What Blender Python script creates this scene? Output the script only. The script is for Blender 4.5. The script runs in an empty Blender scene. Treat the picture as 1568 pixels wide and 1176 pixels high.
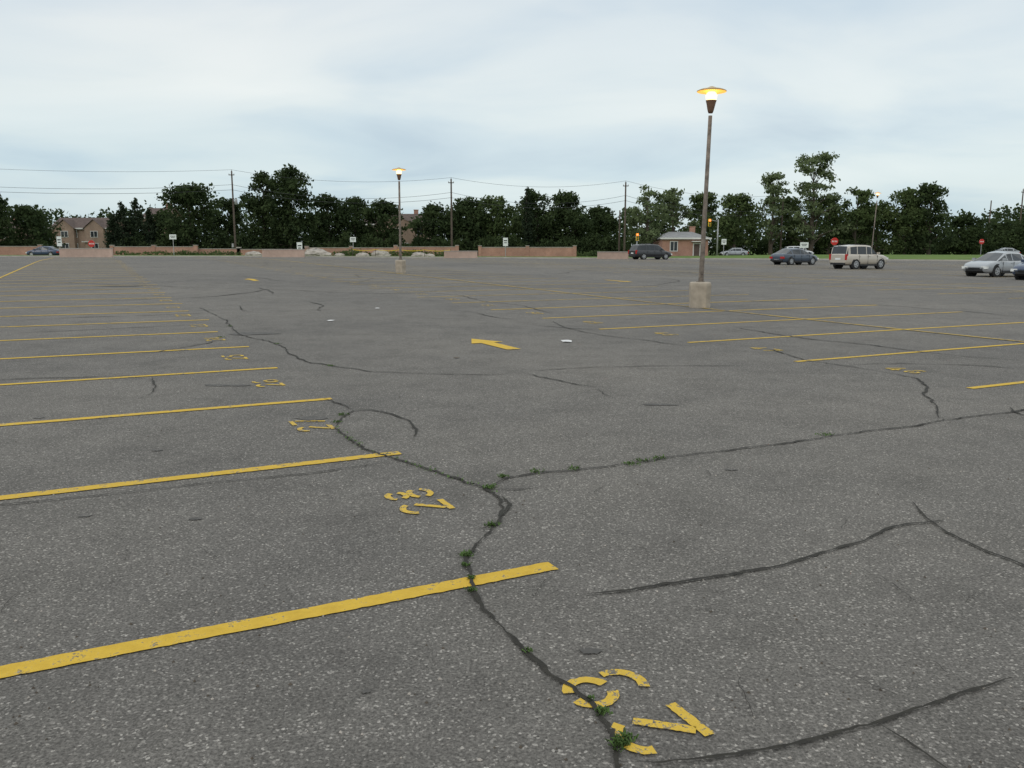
import bpy, math, random
import numpy as np
from math import sin, cos, tan, pi, radians, exp, log, sqrt, atan2
from mathutils import Vector, Matrix

scene = bpy.context.scene
CH = 1.6
PIT = radians(9.17)
F = 1270.0

# ------------------------------------------------ terrain and plan grid
DD = Vector((-0.448, 0.894, 0)).normalized()   # aisle direction
SS = Vector((0.894, 0.448, 0)).normalized()    # stall direction

def sp(x, k=3.0):
    x = x / k
    if x > 30: return x * k
    if x < -30: return 0.0
    return log(1 + exp(x)) * k

def g(x, y):
    a = x * DD.x + y * DD.y
    b = x * SS.x + y * SS.y
    return 0.0125 * (sp(a - 13) - sp(a - 75)) - 0.006 * (sp(b - 18) - sp(b - 60))

def ab(a, b):
    return (a * DD.x + b * SS.x, a * DD.y + b * SS.y)

def G(u, v):
    """ground location surveyed from the photograph"""
    up = (u - 784) / F; vp = (v - 588) / F
    dn = sin(PIT) + vp * cos(PIT); fw = cos(PIT) - vp * sin(PIT)
    h = CH
    for _ in range(25):
        x = h * up / dn; y = h * fw / dn
        h = 0.5 * h + 0.5 * (CH - g(x, y))
    return (x, y)

def XD(u, D, v=385):
    up = (u - 784) / F; vp = (v - 588) / F
    return D * up / (cos(PIT) - vp * sin(PIT))

def ZD(v, D):
    vp = (v - 588) / F
    return CH - D * (sin(PIT) + vp * cos(PIT)) / (cos(PIT) - vp * sin(PIT))

# ------------------------------------------------ materials
def new_mat(name):
    m = bpy.data.materials.new(name); m.use_nodes = True
    nt = m.node_tree
    b = nt.nodes['Principled BSDF']
    return m, nt, b

def N(nt, t, **kw):
    n = nt.nodes.new(t)
    for k, v in kw.items():
        setattr(n, k, v)
    return n

def ramp(nt, stops, src=None):
    r = nt.nodes.new('ShaderNodeValToRGB')
    e = r.color_ramp.elements
    while len(e) < len(stops): e.new(0.5)
    for i, (p, c) in enumerate(stops):
        e[i].position = p
        e[i].color = (c[0], c[1], c[2], 1) if not isinstance(c, (int, float)) else (c, c, c, 1)
    if src is not None: nt.links.new(src, r.inputs[0])
    return r

def noise(nt, vec, scale, detail=4, rough=0.55):
    n = nt.nodes.new('ShaderNodeTexNoise')
    n.inputs['Scale'].default_value = scale
    n.inputs['Detail'].default_value = detail
    n.inputs['Roughness'].default_value = rough
    nt.links.new(vec, n.inputs['Vector'])
    return n

def mixc(nt, a, b, f, mode='MIX'):
    m = nt.nodes.new('ShaderNodeMix'); m.data_type = 'RGBA'; m.blend_type = mode
    for idx, s in ((6, a), (7, b)):
        if hasattr(s, 'links'): nt.links.new(s, m.inputs[idx])
        else: m.inputs[idx].default_value = (s[0], s[1], s[2], 1)
    if hasattr(f, 'links'): nt.links.new(f, m.inputs[0])
    else: m.inputs[0].default_value = f
    return m.outputs[2]

def simple(name, col, rough=0.6, var=0.15, scale=6, metal=0, spec=0.4, coat=0):
    m, nt, b = new_mat(name)
    tc = N(nt, 'ShaderNodeTexCoord')
    n = noise(nt, tc.outputs['Object'], scale, 3)
    lo = [c * (1 - var) for c in col]; hi = [min(1, c * (1 + var)) for c in col]
    r = ramp(nt, [(0.3, lo), (0.7, hi)], n.outputs[0])
    nt.links.new(r.outputs[0], b.inputs['Base Color'])
    b.inputs['Roughness'].default_value = rough
    b.inputs['Metallic'].default_value = metal
    b.inputs['Specular IOR Level'].default_value = spec
    b.inputs['Coat Weight'].default_value = coat
    return m

def asphalt_nodes(nt, tc):
    big = noise(nt, tc, 0.13, 4, 0.62)
    med = noise(nt, tc, 1.5, 4, 0.7)
    fine = noise(nt, tc, 85, 2, 0.75)
    base = ramp(nt, [(0.30, (0.122, 0.113, 0.103)), (0.5, (0.150, 0.138, 0.123)), (0.70, (0.176, 0.160, 0.140))], big.outputs[0])
    m1 = ramp(nt, [(0.28, 0.80), (0.5, 1.0), (0.72, 1.12)], med.outputs[0])
    c = mixc(nt, base.outputs[0], m1.outputs[0], 1.0, 'MULTIPLY')
    f1 = ramp(nt, [(0.3, 0.52), (0.48, 0.92), (0.7, 1.42)], fine.outputs[0])
    c = mixc(nt, c, f1.outputs[0], 1.0, 'MULTIPLY')
    v = N(nt, 'ShaderNodeTexVoronoi'); v.inputs['Scale'].default_value = 105
    nt.links.new(tc, v.inputs['Vector'])
    sep = N(nt, 'ShaderNodeSeparateColor'); nt.links.new(v.outputs['Color'], sep.inputs[0])
    vr = ramp(nt, [(0.0, 0.70), (0.45, 0.92), (0.88, 1.05), (0.94, 1.6), (1.0, 2.3)], sep.outputs[0])
    c = mixc(nt, c, vr.outputs[0], 1.0, 'MULTIPLY')
    bmp = N(nt, 'ShaderNodeBump'); bmp.inputs['Strength'].default_value = 0.6
    bmp.inputs['Distance'].default_value = 0.006
    nt.links.new(fine.outputs[0], bmp.inputs['Height'])
    return c, bmp.outputs[0], fine

def mat_asphalt():
    m, nt, b = new_mat('asphalt')
    tc = N(nt, 'ShaderNodeTexCoord')
    c, nrm, _ = asphalt_nodes(nt, tc.outputs['Object'])
    nt.links.new(c, b.inputs['Base Color']); nt.links.new(nrm, b.inputs['Normal'])
    b.inputs['Roughness'].default_value = 0.9
    b.inputs['Specular IOR Level'].default_value = 0.22
    return m

def mat_over(name, lo, hi, wear, grain=0.55, sc=9, pat=0.3, pscale=0.6):
    """thin layer (paint, dirt) worn through to the asphalt beneath"""
    m, nt, b = new_mat(name)
    tc = N(nt, 'ShaderNodeTexCoord')
    c, nrm, fine = asphalt_nodes(nt, tc.outputs['Object'])
    n1 = noise(nt, tc.outputs['Object'], sc, 4, 0.75)
    n3 = noise(nt, tc.outputs['Object'], pscale, 2, 0.5)
    ad = N(nt, 'ShaderNodeMath', operation='MULTIPLY_ADD'); ad.inputs[1].default_value = grain
    nt.links.new(fine.outputs[0], ad.inputs[0]); nt.links.new(n1.outputs[0], ad.inputs[2])
    ad2 = N(nt, 'ShaderNodeMath', operation='MULTIPLY_ADD'); ad2.inputs[1].default_value = pat
    nt.links.new(n3.outputs[0], ad2.inputs[0]); nt.links.new(ad.outputs[0], ad2.inputs[2])
    hf = N(nt, 'ShaderNodeMath', operation='MULTIPLY'); hf.inputs[1].default_value = 0.5
    nt.links.new(ad2.outputs[0], hf.inputs[0])
    r = ramp(nt, [(wear / 2, 1.0), (wear / 2 + 0.045, 0.0)], hf.outputs[0])
    pc = ramp(nt, [(0.3, lo), (0.7, hi)], n1.outputs[0])
    out = mixc(nt, c, pc.outputs[0], r.outputs[0])
    nt.links.new(out, b.inputs['Base Color']); nt.links.new(nrm, b.inputs['Normal'])
    b.inputs['Roughness'].default_value = 0.8
    b.inputs['Specular IOR Level'].default_value = 0.25
    return m

def mat_grass(name='grass_material', k=1.0):
    m, nt, b = new_mat(name)
    tc = N(nt, 'ShaderNodeTexCoord')
    n = noise(nt, tc.outputs['Object'], 0.25, 5, 0.7)
    r = ramp(nt, [(0.3, (0.075 * k, 0.125 * k, 0.028 * k)), (0.55, (0.11 * k, 0.165 * k, 0.04 * k)), (0.75, (0.15 * k, 0.17 * k, 0.06 * k))], n.outputs[0])
    nt.links.new(r.outputs[0], b.inputs['Base Color'])
    b.inputs['Roughness'].default_value = 0.9
    b.inputs['Specular IOR Level'].default_value = 0.1
    return m

def mat_leaf(name, dark, light, scale=0.45):
    m, nt, b = new_mat(name)
    tc = N(nt, 'ShaderNodeTexCoord')
    n = noise(nt, tc.outputs['Object'], scale, 3, 0.6)
    r = ramp(nt, [(0.35, dark), (0.65, light)], n.outputs[0])
    nt.links.new(r.outputs[0], b.inputs['Base Color'])
    b.inputs['Roughness'].default_value = 0.85
    b.inputs['Specular IOR Level'].default_value = 0.08
    tr = N(nt, 'ShaderNodeBsdfTranslucent'); nt.links.new(r.outputs[0], tr.inputs[0])
    mx = N(nt, 'ShaderNodeMixShader'); mx.inputs[0].default_value = 0.35
    nt.links.new(b.outputs[0], mx.inputs[1]); nt.links.new(tr.outputs[0], mx.inputs[2])
    nt.links.new(mx.outputs[0], nt.nodes['Material Output'].inputs[0])
    return m

def mat_brick(name, c1, c2, mortar):
    m, nt, b = new_mat(name)
    tc = N(nt, 'ShaderNodeTexCoord')
    sx = N(nt, 'ShaderNodeSeparateXYZ'); nt.links.new(tc.outputs['Object'], sx.inputs[0])
    ad = N(nt, 'ShaderNodeMath', operation='ADD')
    nt.links.new(sx.outputs[0], ad.inputs[0]); nt.links.new(sx.outputs[1], ad.inputs[1])
    cb = N(nt, 'ShaderNodeCombineXYZ')
    nt.links.new(ad.outputs[0], cb.inputs[0]); nt.links.new(sx.outputs[2], cb.inputs[1])
    br = N(nt, 'ShaderNodeTexBrick'); nt.links.new(cb.outputs[0], br.inputs['Vector'])
    br.inputs['Color1'].default_value = (*c1, 1); br.inputs['Color2'].default_value = (*c2, 1)
    br.inputs['Mortar'].default_value = (*mortar, 1)
    br.inputs['Scale'].default_value = 4.0; br.inputs['Mortar Size'].default_value = 0.02
    n = noise(nt, tc.outputs['Object'], 0.5, 4, 0.7)
    r = ramp(nt, [(0.3, 0.75), (0.7, 1.18)], n.outputs[0])
    c = mixc(nt, br.outputs[0], r.outputs[0], 1.0, 'MULTIPLY')
    nt.links.new(c, b.inputs['Base Color']); b.inputs['Roughness'].default_value = 0.9
    return m

def mat_emit(name, col, s):
    m, nt, b = new_mat(name)
    b.inputs['Base Color'].default_value = (*col, 1)
    b.inputs['Emission Color'].default_value = (*col, 1)
    b.inputs['Emission Strength'].default_value = s
    return m

M_ASPH = mat_asphalt()
M_PAINT = mat_over('yellow_paint', (0.50, 0.315, 0.035), (0.64, 0.42, 0.05), 1.00)
M_PAINT_N = mat_over('yellow_number_paint', (0.52, 0.34, 0.045), (0.64, 0.43, 0.06), 0.97, 0.6, 14, 0.3, 1.5)
M_PAINT_W = mat_over('yellow_paint_worn', (0.48, 0.32, 0.06), (0.60, 0.41, 0.08), 0.93)
M_GRASS = mat_grass()
M_CRACK = mat_over('crack_dirt', (0.018, 0.016, 0.013), (0.040, 0.036, 0.028), 1.18, 0.6, 16)
M_CRACKT = mat_over('crack_thin', (0.038, 0.034, 0.03), (0.055, 0.05, 0.042), 1.06, 0.6, 10)
M_ROAD = simple('road_asphalt', (0.12, 0.115, 0.108), 0.9, 0.15, 1)
M_CONC = simple('concrete', (0.36, 0.305, 0.24), 0.9, 0.18, 5)
M_KERB = simple('kerb_concrete', (0.38, 0.35, 0.31), 0.9, 0.15, 1)
M_LOWW = mat_brick('tan_block', (0.48, 0.33, 0.265), (0.45, 0.32, 0.26), (0.48, 0.38, 0.31))
M_BRICK = mat_brick('red_brick', (0.40, 0.205, 0.145), (0.33, 0.165, 0.12), (0.42, 0.31, 0.24))
M_BRICK2 = mat_brick('house_brick', (0.30, 0.205, 0.15), (0.26, 0.17, 0.125), (0.34, 0.27, 0.22))
M_ROOF = simple('roof_shingle', (0.10, 0.072, 0.062), 0.9, 0.2, 2)
M_ROOFG = simple('roof_grey', (0.24, 0.24, 0.24), 0.9, 0.15, 2)
M_WHITE = simple('white_trim', (0.62, 0.60, 0.57), 0.6, 0.06, 3)
M_GLASS = simple('window_glass', (0.03, 0.035, 0.04), 0.15, 0.2, 2, spec=0.5)
M_DARK = simple('dark_plastic', (0.02, 0.02, 0.021), 0.6, 0.2, 5)
M_TYRE = simple('tyre_rubber', (0.018, 0.018, 0.018), 0.85, 0.2, 8)
M_RIM = simple('wheel_rim', (0.42, 0.42, 0.43), 0.35, 0.08, 8, metal=0.7)
M_POLE = simple('lamp_pole_metal', (0.165, 0.135, 0.11), 0.7, 0.4, 9)
M_HOUS = simple('lamp_housing', (0.14, 0.08, 0.05), 0.55, 0.2, 9)
M_CANOPY = simple('lamp_canopy', (0.45, 0.32, 0.17), 0.5, 0.15, 5)
M_WOOD = simple('utility_pole_wood', (0.085, 0.065, 0.05), 0.9, 0.25, 4)
M_WIRE = simple('wire', (0.05, 0.05, 0.055), 0.7, 0.1, 1)
M_STEEL = simple('galvanised_steel', (0.33, 0.33, 0.33), 0.5, 0.12, 4, metal=0.4)
M_SIGNW = simple('sign_white', (0.72, 0.73, 0.72), 0.5, 0.05, 3)
M_RED = simple('sign_red', (0.50, 0.025, 0.02), 0.5, 0.08, 3)
M_YEL = simple('sign_yellow', (0.62, 0.42, 0.02), 0.5, 0.08, 3)
M_BARK = simple('bark', (0.085, 0.068, 0.052), 0.95, 0.3, 3)
M_ROCK = simple('rock', (0.36, 0.32, 0.28), 0.9, 0.3, 1.5)
M_PAPER = simple('paper', (0.62, 0.61, 0.6), 0.8, 0.08, 20)
M_LF_D = mat_leaf('leaf_dark', (0.028, 0.044, 0.019), (0.066, 0.092, 0.036))
M_LF_M = mat_leaf('leaf_mid', (0.052, 0.078, 0.030), (0.110, 0.145, 0.054))
M_LF_L = mat_leaf('leaf_light', (0.095, 0.125, 0.058), (0.175, 0.215, 0.105))
M_LF_C = mat_leaf('needle_dark', (0.022, 0.034, 0.020), (0.048, 0.066, 0.036))
M_WEED = simple('weed_green', (0.075, 0.125, 0.035), 0.8, 0.4, 30, spec=0.2)
M_LAMP = mat_emit('sodium_lamp', (1.0, 0.68, 0.26), 3.4)
M_CANOPY_LIT = mat_emit('canopy_lamplight', (1.0, 0.50, 0.09), 1.15)  # canopy underside emits, standing in for lens light falling on it
M_TAIL = simple('tail_light', (0.42, 0.015, 0.012), 0.25, 0.1, 5)
M_HEAD = simple('head_light', (0.75, 0.75, 0.72), 0.15, 0.05, 5)
M_SIGR = mat_emit('signal_red', (1.0, 0.12, 0.04), 5)

def paint(name, col, rough=0.3):
    return simple(name, col, rough, 0.03, 2, metal=0.1, spec=0.5, coat=0.5)

# ------------------------------------------------ mesh helpers
def link(o, parent=None):
    scene.collection.objects.link(o)
    if parent is not None: o.parent = parent
    return o

def empty(name, loc=(0, 0, 0), rz=0.0, s=1.0):
    e = bpy.data.objects.new(name, None); e.empty_display_size = 0.3
    e.location = loc; e.rotation_euler = (0, 0, rz); e.scale = (s, s, s)
    return link(e)

def mesh_np(name, V, Q, mi, mats, smooth=False, parent=None):
    V = np.asarray(V, dtype=np.float32); Q = np.asarray(Q, dtype=np.int32)
    me = bpy.data.meshes.new(name)
    me.vertices.add(len(V)); me.vertices.foreach_set('co', V.ravel())
    me.loops.add(Q.size); me.loops.foreach_set('vertex_index', Q.ravel())
    me.polygons.add(len(Q))
    me.polygons.foreach_set('loop_start', np.arange(0, Q.size, 4, dtype=np.int32))
    me.polygons.foreach_set('loop_total', np.full(len(Q), 4, dtype=np.int32))
    if mi is not None: me.polygons.foreach_set('material_index', np.asarray(mi, dtype=np.int32))
    me.polygons.foreach_set('use_smooth', np.full(len(Q), smooth))
    me.update(calc_edges=True)
    for m in mats: me.materials.append(m)
    return link(bpy.data.objects.new(name, me), parent)

class MB:
    """polygon collector"""
    def __init__(s): s.v = []; s.f = []; s.m = []; s.s = []
    def box(s, cx, cy, cz, sx, sy, sz, mi=0, rz=0.0, taper=1.0):
        i = len(s.v); c, n = cos(rz), sin(rz)
        for dz, t in ((-.5, 1.0), (.5, taper)):
            for dx, dy in ((-.5, -.5), (.5, -.5), (.5, .5), (-.5, .5)):
                x, y = dx * sx * t, dy * sy * t
                s.v.append((cx + x * c - y * n, cy + x * n + y * c, cz + dz * sz))
        for f in ((3, 2, 1, 0), (4, 5, 6, 7), (0, 1, 5, 4), (1, 2, 6, 5), (2, 3, 7, 6), (3, 0, 4, 7)):
            s.f.append([i + k for k in f]); s.m.append(mi); s.s.append(False)
    def poly(s, pts, mi=0, smooth=False):
        i = len(s.v); s.v += [tuple(p) for p in pts]
        s.f.append(list(range(i, i + len(pts)))); s.m.append(mi); s.s.append(smooth)
    def lathe(s, prof, n=20, mi=0, cx=0, cy=0, z0=0, smooth=True, mis=None, rot=0):
        i = len(s.v)
        for r, z in prof:
            for k in range(n):
                t = 2 * pi * k / n + rot
                s.v.append((cx + r * cos(t), cy + r * sin(t), z0 + z))
        for j in range(len(prof) - 1):
            for k in range(n):
                a = i + j * n + k; b = i + j * n + (k + 1) % n
                s.f.append([a, b, b + n, a + n]); s.m.append(mis[j] if mis else mi); s.s.append(smooth)
        s.f.append([i + k for k in range(n)][::-1]); s.m.append(mis[0] if mis else mi); s.s.append(False)
        t = i + (len(prof) - 1) * n
        s.f.append([t + k for k in range(n)]); s.m.append(mis[-1] if mis else mi); s.s.append(False)
    def tube(s, pts, rad, n=6, mi=0):
        i = len(s.v); pts = [Vector(p) for p in pts]
        for j, p in enumerate(pts):
            d = (pts[min(j + 1, len(pts) - 1)] - pts[max(j - 1, 0)]).normalized()
            up = Vector((0, 0, 1)) if abs(d.z) < 0.9 else Vector((1, 0, 0))
            e1 = d.cross(up).normalized(); e2 = d.cross(e1).normalized()
            r = rad[j] if hasattr(rad, '__len__') else rad
            for k in range(n):
                t = 2 * pi * k / n
                s.v.append(tuple(p + e1 * cos(t) * r + e2 * sin(t) * r))
        for j in range(len(pts) - 1):
            for k in range(n):
                a = i + j * n + k; b = i + j * n + (k + 1) % n
                s.f.append([a, b, b + n, a + n]); s.m.append(mi); s.s.append(True)
    def cyl_y(s, cx, cy, cz, r, w, n=20, mi=0):
        i = len(s.v)
        for dy in (-w / 2, w / 2):
            for k in range(n):
                t = 2 * pi * k / n
                s.v.append((cx + r * cos(t), cy + dy, cz + r * sin(t)))
        for k in range(n):
            s.f.append([i + k, i + (k + 1) % n, i + n + (k + 1) % n, i + n + k]); s.m.append(mi); s.s.append(True)
        s.f.append([i + k for k in range(n)][::-1]); s.m.append(mi); s.s.append(False)
        s.f.append([i + n + k for k in range(n)]); s.m.append(mi); s.s.append(False)
    def obj(s, name, mats, parent=None, bevel=0):
        me = bpy.data.meshes.new(name); me.from_pydata(s.v, [], s.f)
        for m in mats: me.materials.append(m)
        me.polygons.foreach_set('material_index', s.m)
        me.polygons.foreach_set('use_smooth', s.s); me.update()
        o = link(bpy.data.objects.new(name, me), parent)
        if bevel:
            b = o.modifiers.new('bevel', 'BEVEL'); b.width = bevel; b.segments = 2; b.limit_method = 'ANGLE'
        return o

# ------------------------------------------------ ground sheets
def edgeY(x):
    return 104 - 0.16 * max(0, x) - 0.02 * min(0, x)

def grid_sheet(name, xs, rows, zf, mat):
    V = []; nx = len(xs)
    for t in rows:
        for x in xs:
            y = t(x); V.append((x, y, zf(x, y)))
    Q = [(j * nx + i, j * nx + i + 1, (j + 1) * nx + i + 1, (j + 1) * nx + i) for j in range(len(rows) - 1) for i in range(nx - 1)]
    return mesh_np(name, V, Q, None, [mat], smooth=True)

xs_big = [-3000, -1200, -500, -300] + list(np.arange(-200, 260, 5.0)) + [300, 500, 1200, 3000]
ys_big = [-300, -100] + list(np.arange(-60, 260, 5.0)) + [320, 500, 900, 1800, 4000]
grid_sheet('ground', xs_big, [(lambda x, y=y: y) for y in ys_big], lambda x, y: g(x, y) - 0.12, M_GRASS)
xs = list(np.arange(-130, 150.1, 1.75))
ts = np.linspace(0, 1, 90)
grid_sheet('parking_lot', xs, [(lambda x, t=t: -25 + t * (edgeY(x) + 25)) for t in ts], g, M_ASPH)
grid_sheet('grass_verge', list(np.arange(-130, 150.1, 2.5)), [(lambda x, t=t: edgeY(x) + 0.32 + t * (139 - edgeY(x) - 0.32)) for t in np.linspace(0, 1, 12)], lambda x, y: g(x, y) + 0.10 + 0.35 * max(0, min(1, (x - 20) / 20)) * sin(pi * max(0, min(1, (y - edgeY(x)) / (139 - edgeY(x))))), M_GRASS)
grid_sheet('road', list(np.arange(-200, 250, 5.0)), [(lambda x, y=y: y) for y in (139.3, 142, 145, 148, 151)], lambda x, y: g(x, y) + 0.02, M_ROAD)
mb = MB(); kx = np.arange(-130, 150.1, 2.5)
for i in range(len(kx) - 1):
    P = []
    for x in (kx[i], kx[i + 1]):
        y = edgeY(x); z = g(x, y)
        P.append([(x, y - 0.01, z - 0.05), (x, y, z + 0.14), (x, y + 0.3, z + 0.14), (x, y + 0.3, z - 0.05)])
    for k in range(3):
        mb.poly([P[0][k], P[1][k], P[1][k + 1], P[0][k + 1]], 0)
mb.obj('kerb', [M_KERB])

# ------------------------------------------------ ribbons draped on ground
def ribbon(mb, pts, w, lift, mi=0, edge=0.0, er=None):
    n = len(pts); L = []
    for j, (x, y) in enumerate(pts):
        x0, y0 = pts[max(j - 1, 0)]; x1, y1 = pts[min(j + 1, n - 1)]
        dx, dy = x1 - x0, y1 - y0; l = math.hypot(dx, dy) or 1
        nx, ny = -dy / l, dx / l
        ww = (w[j] if hasattr(w, '__len__') else w) / 2
        wa = ww + (er.uniform(-edge, edge) if er else 0); wb = ww + (er.uniform(-edge, edge) if er else 0)
        a = (x + nx * wa, y + ny * wa); b = (x - nx * wb, y - ny * wb)
        L.append(((a[0], a[1], g(*a) + lift), (b[0], b[1], g(*b) + lift)))
    i = len(mb.v)
    for a, b in L: mb.v += [a, b]
    for j in range(n - 1):
        k = i + 2 * j
        mb.f.append([k, k + 1, k + 3, k + 2]); mb.m.append(mi); mb.s.append(False)

def resample(pts, step):
    out = [pts[0]]
    for (x0, y0), (x1, y1) in zip(pts[:-1], pts[1:]):
        l = math.hypot(x1 - x0, y1 - y0); n = max(1, int(l / step))
        for k in range(1, n + 1):
            t = k / n; out.append((x0 + (x1 - x0) * t, y0 + (y1 - y0) * t))
    return out

A0 = 3.52; ST = 2.63
def inlot(x, y): return y < edgeY(x) - 5

def stall(mb, a, b0, b1, w=0.11, near=False):
    p0 = ab(a, b0); p1 = ab(a, b1)
    if not (inlot(*p0) and inlot(*p1)): return
    er = random.Random(int(a * 100))
    ribbon(mb, resample([p0, p1], 0.035 if near else 1.0), w, 0.006 if p0[1] < 40 else 0.014, 0, 0.0035 if near else 0, er if near else None)

mbn = MB(); mbf = MB()
for k in range(-4, 40):
    a = A0 + ST * k
    rr = random.Random(k + 50)
    stall(mbn, a, (2.12 + rr.uniform(-.08, .1)) if k != 0 else 2.0, -3.7, near=(-1 <= k <= 3))
    stall(mbf if k > 6 else mbn, a, 9.05 + rr.uniform(-.08, .1), 20.1, 0.10)
    for bc in (27.2, 45.3, 63.4, 81.5):
        stall(mbf, a + 0.7, bc, bc + 11.1, 0.10)
def longline(mb, b, a0, a1, w=0.10):
    pts = [p for p in resample([ab(a0, b), ab(a1, b)], 1.2) if inlot(*p)]
    ribbon(mb, pts, w, 0.011 if b < 20 else 0.017)
longline(mbn, -3.7, -6, 105)
longline(mbf, 14.55, -6, 100)
for bc in (27.2, 45.3, 63.4, 81.5): longline(mbf, bc + 5.5, -20, 100)
mbn.obj('parking_stall_lines', [M_PAINT]); mbf.obj('faded_parking_stall_lines', [M_PAINT_W])

def arc(cx, cy, rx, ry, a0, a1, n=12):
    return [(cx + rx * cos(radians(a0 + (a1 - a0) * i / n)), cy + ry * sin(radians(a0 + (a1 - a0) * i / n))) for i in range(n + 1)]
GL = {
 '2': [arc(.3, .70, .24, .23, 175, 20), [(.52, .62), (.14, .14)], [(.02, .07), (.60, .07)]],
 '9': [arc(.29, .71, .22, .235, 104, 256), arc(.33, .71, .22, .235, 76, -76), [(.55, .40)] + arc(.30, .33, .25, .27, -5, -125)],
 '8': [arc(.3, .75, .20, .18, 20, 160), arc(.3, .75, .20, .18, 205, 335), arc(.3, .27, .24, .20, 25, 155), arc(.3, .27, .24, .21, 200, 340)],
 '7': [[(.03, .92), (.58, .92)], [(.54, .80), (.22, .03)]],
 '6': [arc(.3, .30, .23, .22, 75, -75), arc(.3, .30, .23, .22, 105, 255), arc(.33, .60, .26, .32, 160, 70)],
 '5': [[(.56, .92), (.12, .92)], [(.08, .82), (.08, .56)], arc(.28, .34, .25, .26, 110, -140)],
 '4': [[(.40, .95), (.05, .38)], [(.02, .28), (.60, .28)], [(.44, .62), (.44, .02)]],
 '3': [arc(.28, .72, .23, .20, 150, -60), arc(.28, .28, .25, .22, 60, -150)],
 '1': [[(.3, .97), (.3, .55)], [(.3, .47), (.3, .03)]],
 '0': [arc(.3, .5, .22, .43, 100, 260), arc(.3, .5, .22, .43, 80, -80)],
}
def number(mb, txt, a, b, flip, H=0.33):
    xd = DD if not flip else -DD; yd = -SS if not flip else SS
    cx, cy = ab(a, b); adv = H * 0.92; n = len(txt)
    er = random.Random(int(a * 37) + n)
    for i, ch in enumerate(txt):
        ox = (i - (n - 1) / 2) * adv
        for st in GL[ch]:
            pts = []
            for (px, py) in st:
                lx = ox + (px - .3) * H * 1.12; ly = (py - .5) * H
                pts.append((cx + xd.x * lx + yd.x * ly, cy + xd.y * lx + yd.y * ly))
            if cy < 12: pts = resample(pts, 0.012)
            ribbon(mb, pts, H * 0.128, 0.007 + 0.002 * (cy > 30), 0, 0.0022 if cy < 12 else 0, er if cy < 12 else None)
mb = MB()
BN = {0: 1.585, 1: 1.76, 2: 1.70}
for k in range(-2, 34):
    a = A0 + ST * k - 1.3
    p = ab(a, 1.68)
    if not inlot(*p): break
    n = 29 - k
    if n > 0: number(mb, '%d' % n if n > 9 else '0%d' % n, a + (0.03 if k else 0.01), BN.get(k, 1.82 + random.Random(k).uniform(-.06, .06)), False)
    q = ab(a, 9.62)
    if inlot(*q) : number(mb, '%d' % (44 + k), a, 9.65, True, 0.33)
mb.obj('painted_stall_numbers', [M_PAINT_N])

def arrow(name, a, b, sgn=1, L=1.9):
    mb = MB()
    def P(la, lb):
        x, y = ab(a + la * sgn, b + lb * sgn); return (x, y, g(x, y) + 0.009)
    mb.poly([P(-L / 2, -.12), P(-L / 2, .12), P(L * .10, .12), P(L * .10, -.12)][::-1])
    mb.poly([P(L * .10, -.30), P(L * .10, .30), P(L / 2, 0)][::-1])
    return mb.obj(name, [M_PAINT])
for (u, v, s) in ((753, 527, 1), (386, 428.5, 1), (948, 430.5, -1)):
    x, y = G(u, v); arrow('painted_arrow', x * DD.x + y * DD.y, x * SS.x + y * SS.y, s, 1.7 if v > 500 else 2.2)

# ------------------------------------------------ cracks
def crack(mb, pix, wid, seed, jit=0.02, step=0.05, world=False, taper=True):
    rr = random.Random(seed)
    pts = pix if world else [G(u, v) for u, v in pix]
    pts = resample(pts, 0.5)
    pts = [pts[0]] + [((pts[i - 1][0] + 4 * pts[i][0] + pts[i + 1][0]) / 6, (pts[i - 1][1] + 4 * pts[i][1] + pts[i + 1][1]) / 6) for i in range(1, len(pts) - 1)] + [pts[-1]]
    D = pts[len(pts) // 2][1]
    st = step * max(.7, D / 6)
    pts = resample(pts, st)
    out = []; ws = []; jx = jy = 0; w = 1
    n = len(pts)
    for i, (x, y) in enumerate(pts):
        jx = jx * 0.75 + rr.gauss(0, jit * 0.6); jy = jy * 0.75 + rr.gauss(0, jit * 0.6)
        w = 0.6 * w + 0.4 * rr.uniform(0.15, 1.75)
        e = min(1, (i + .4) / 5, (n - i - .6) / 5) if taper else 1
        out.append((x + jx, y + jy)); ws.append(max(0.003, wid * w * e))
    ribbon(mb, out, ws, 0.010, 0, wid * .18, rr)
    return out

mk = MB(); mt = MB()
C_main = [(958, 1240), (950, 1176), (940, 1140), (926, 1102), (905, 1075), (882, 1058), (850, 1033), (808, 1000), (770, 965), (735, 935), (722, 908), (720, 885), (711, 856), (735, 830), (752, 808), (766, 795), (776, 780), (766, 765), (745, 748), (705, 736), (660, 722), (620, 708), (590, 697), (560, 690), (535, 672), (512, 656)]
crack(mk, C_main, 0.020, 1, 0.008, .035)
crack(mk, [(766, 795), (788, 772), (768, 762)], 0.024, 21, 0.004)
crack(mk, [(512, 656), (520, 641), (540, 628), (565, 627), (600, 634), (630, 645), (642, 657), (632, 678)], 0.020, 2, 0.006)
crack(mk, [(540, 628), (515, 619), (497, 612)], 0.028, 3)
crack(mk, [(745, 748), (770, 731), (820, 724), (880, 720), (940, 716), (970, 710), (1020, 702), (1070, 695), (1130, 690), (1190, 682), (1240, 674), (1265, 667), (1330, 660), (1415, 654), (1440, 643), (1500, 637), (1545, 633), (1600, 622)], 0.020, 4, 0.012)
crack(mt, [(745, 748), (790, 751), (850, 746)], 0.014, 5)
crack(mk, [(880, 914), (960, 906), (1060, 890), (1120, 882), (1200, 868), (1270, 845), (1330, 830), (1350, 812), (1380, 804), (1420, 802), (1452, 797)], 0.017, 6, 0.005)
crack(mk, [(1397, 770), (1415, 795), (1450, 818), (1500, 842), (1568, 868), (1640, 890)], 0.017, 7, 0.004)
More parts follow.
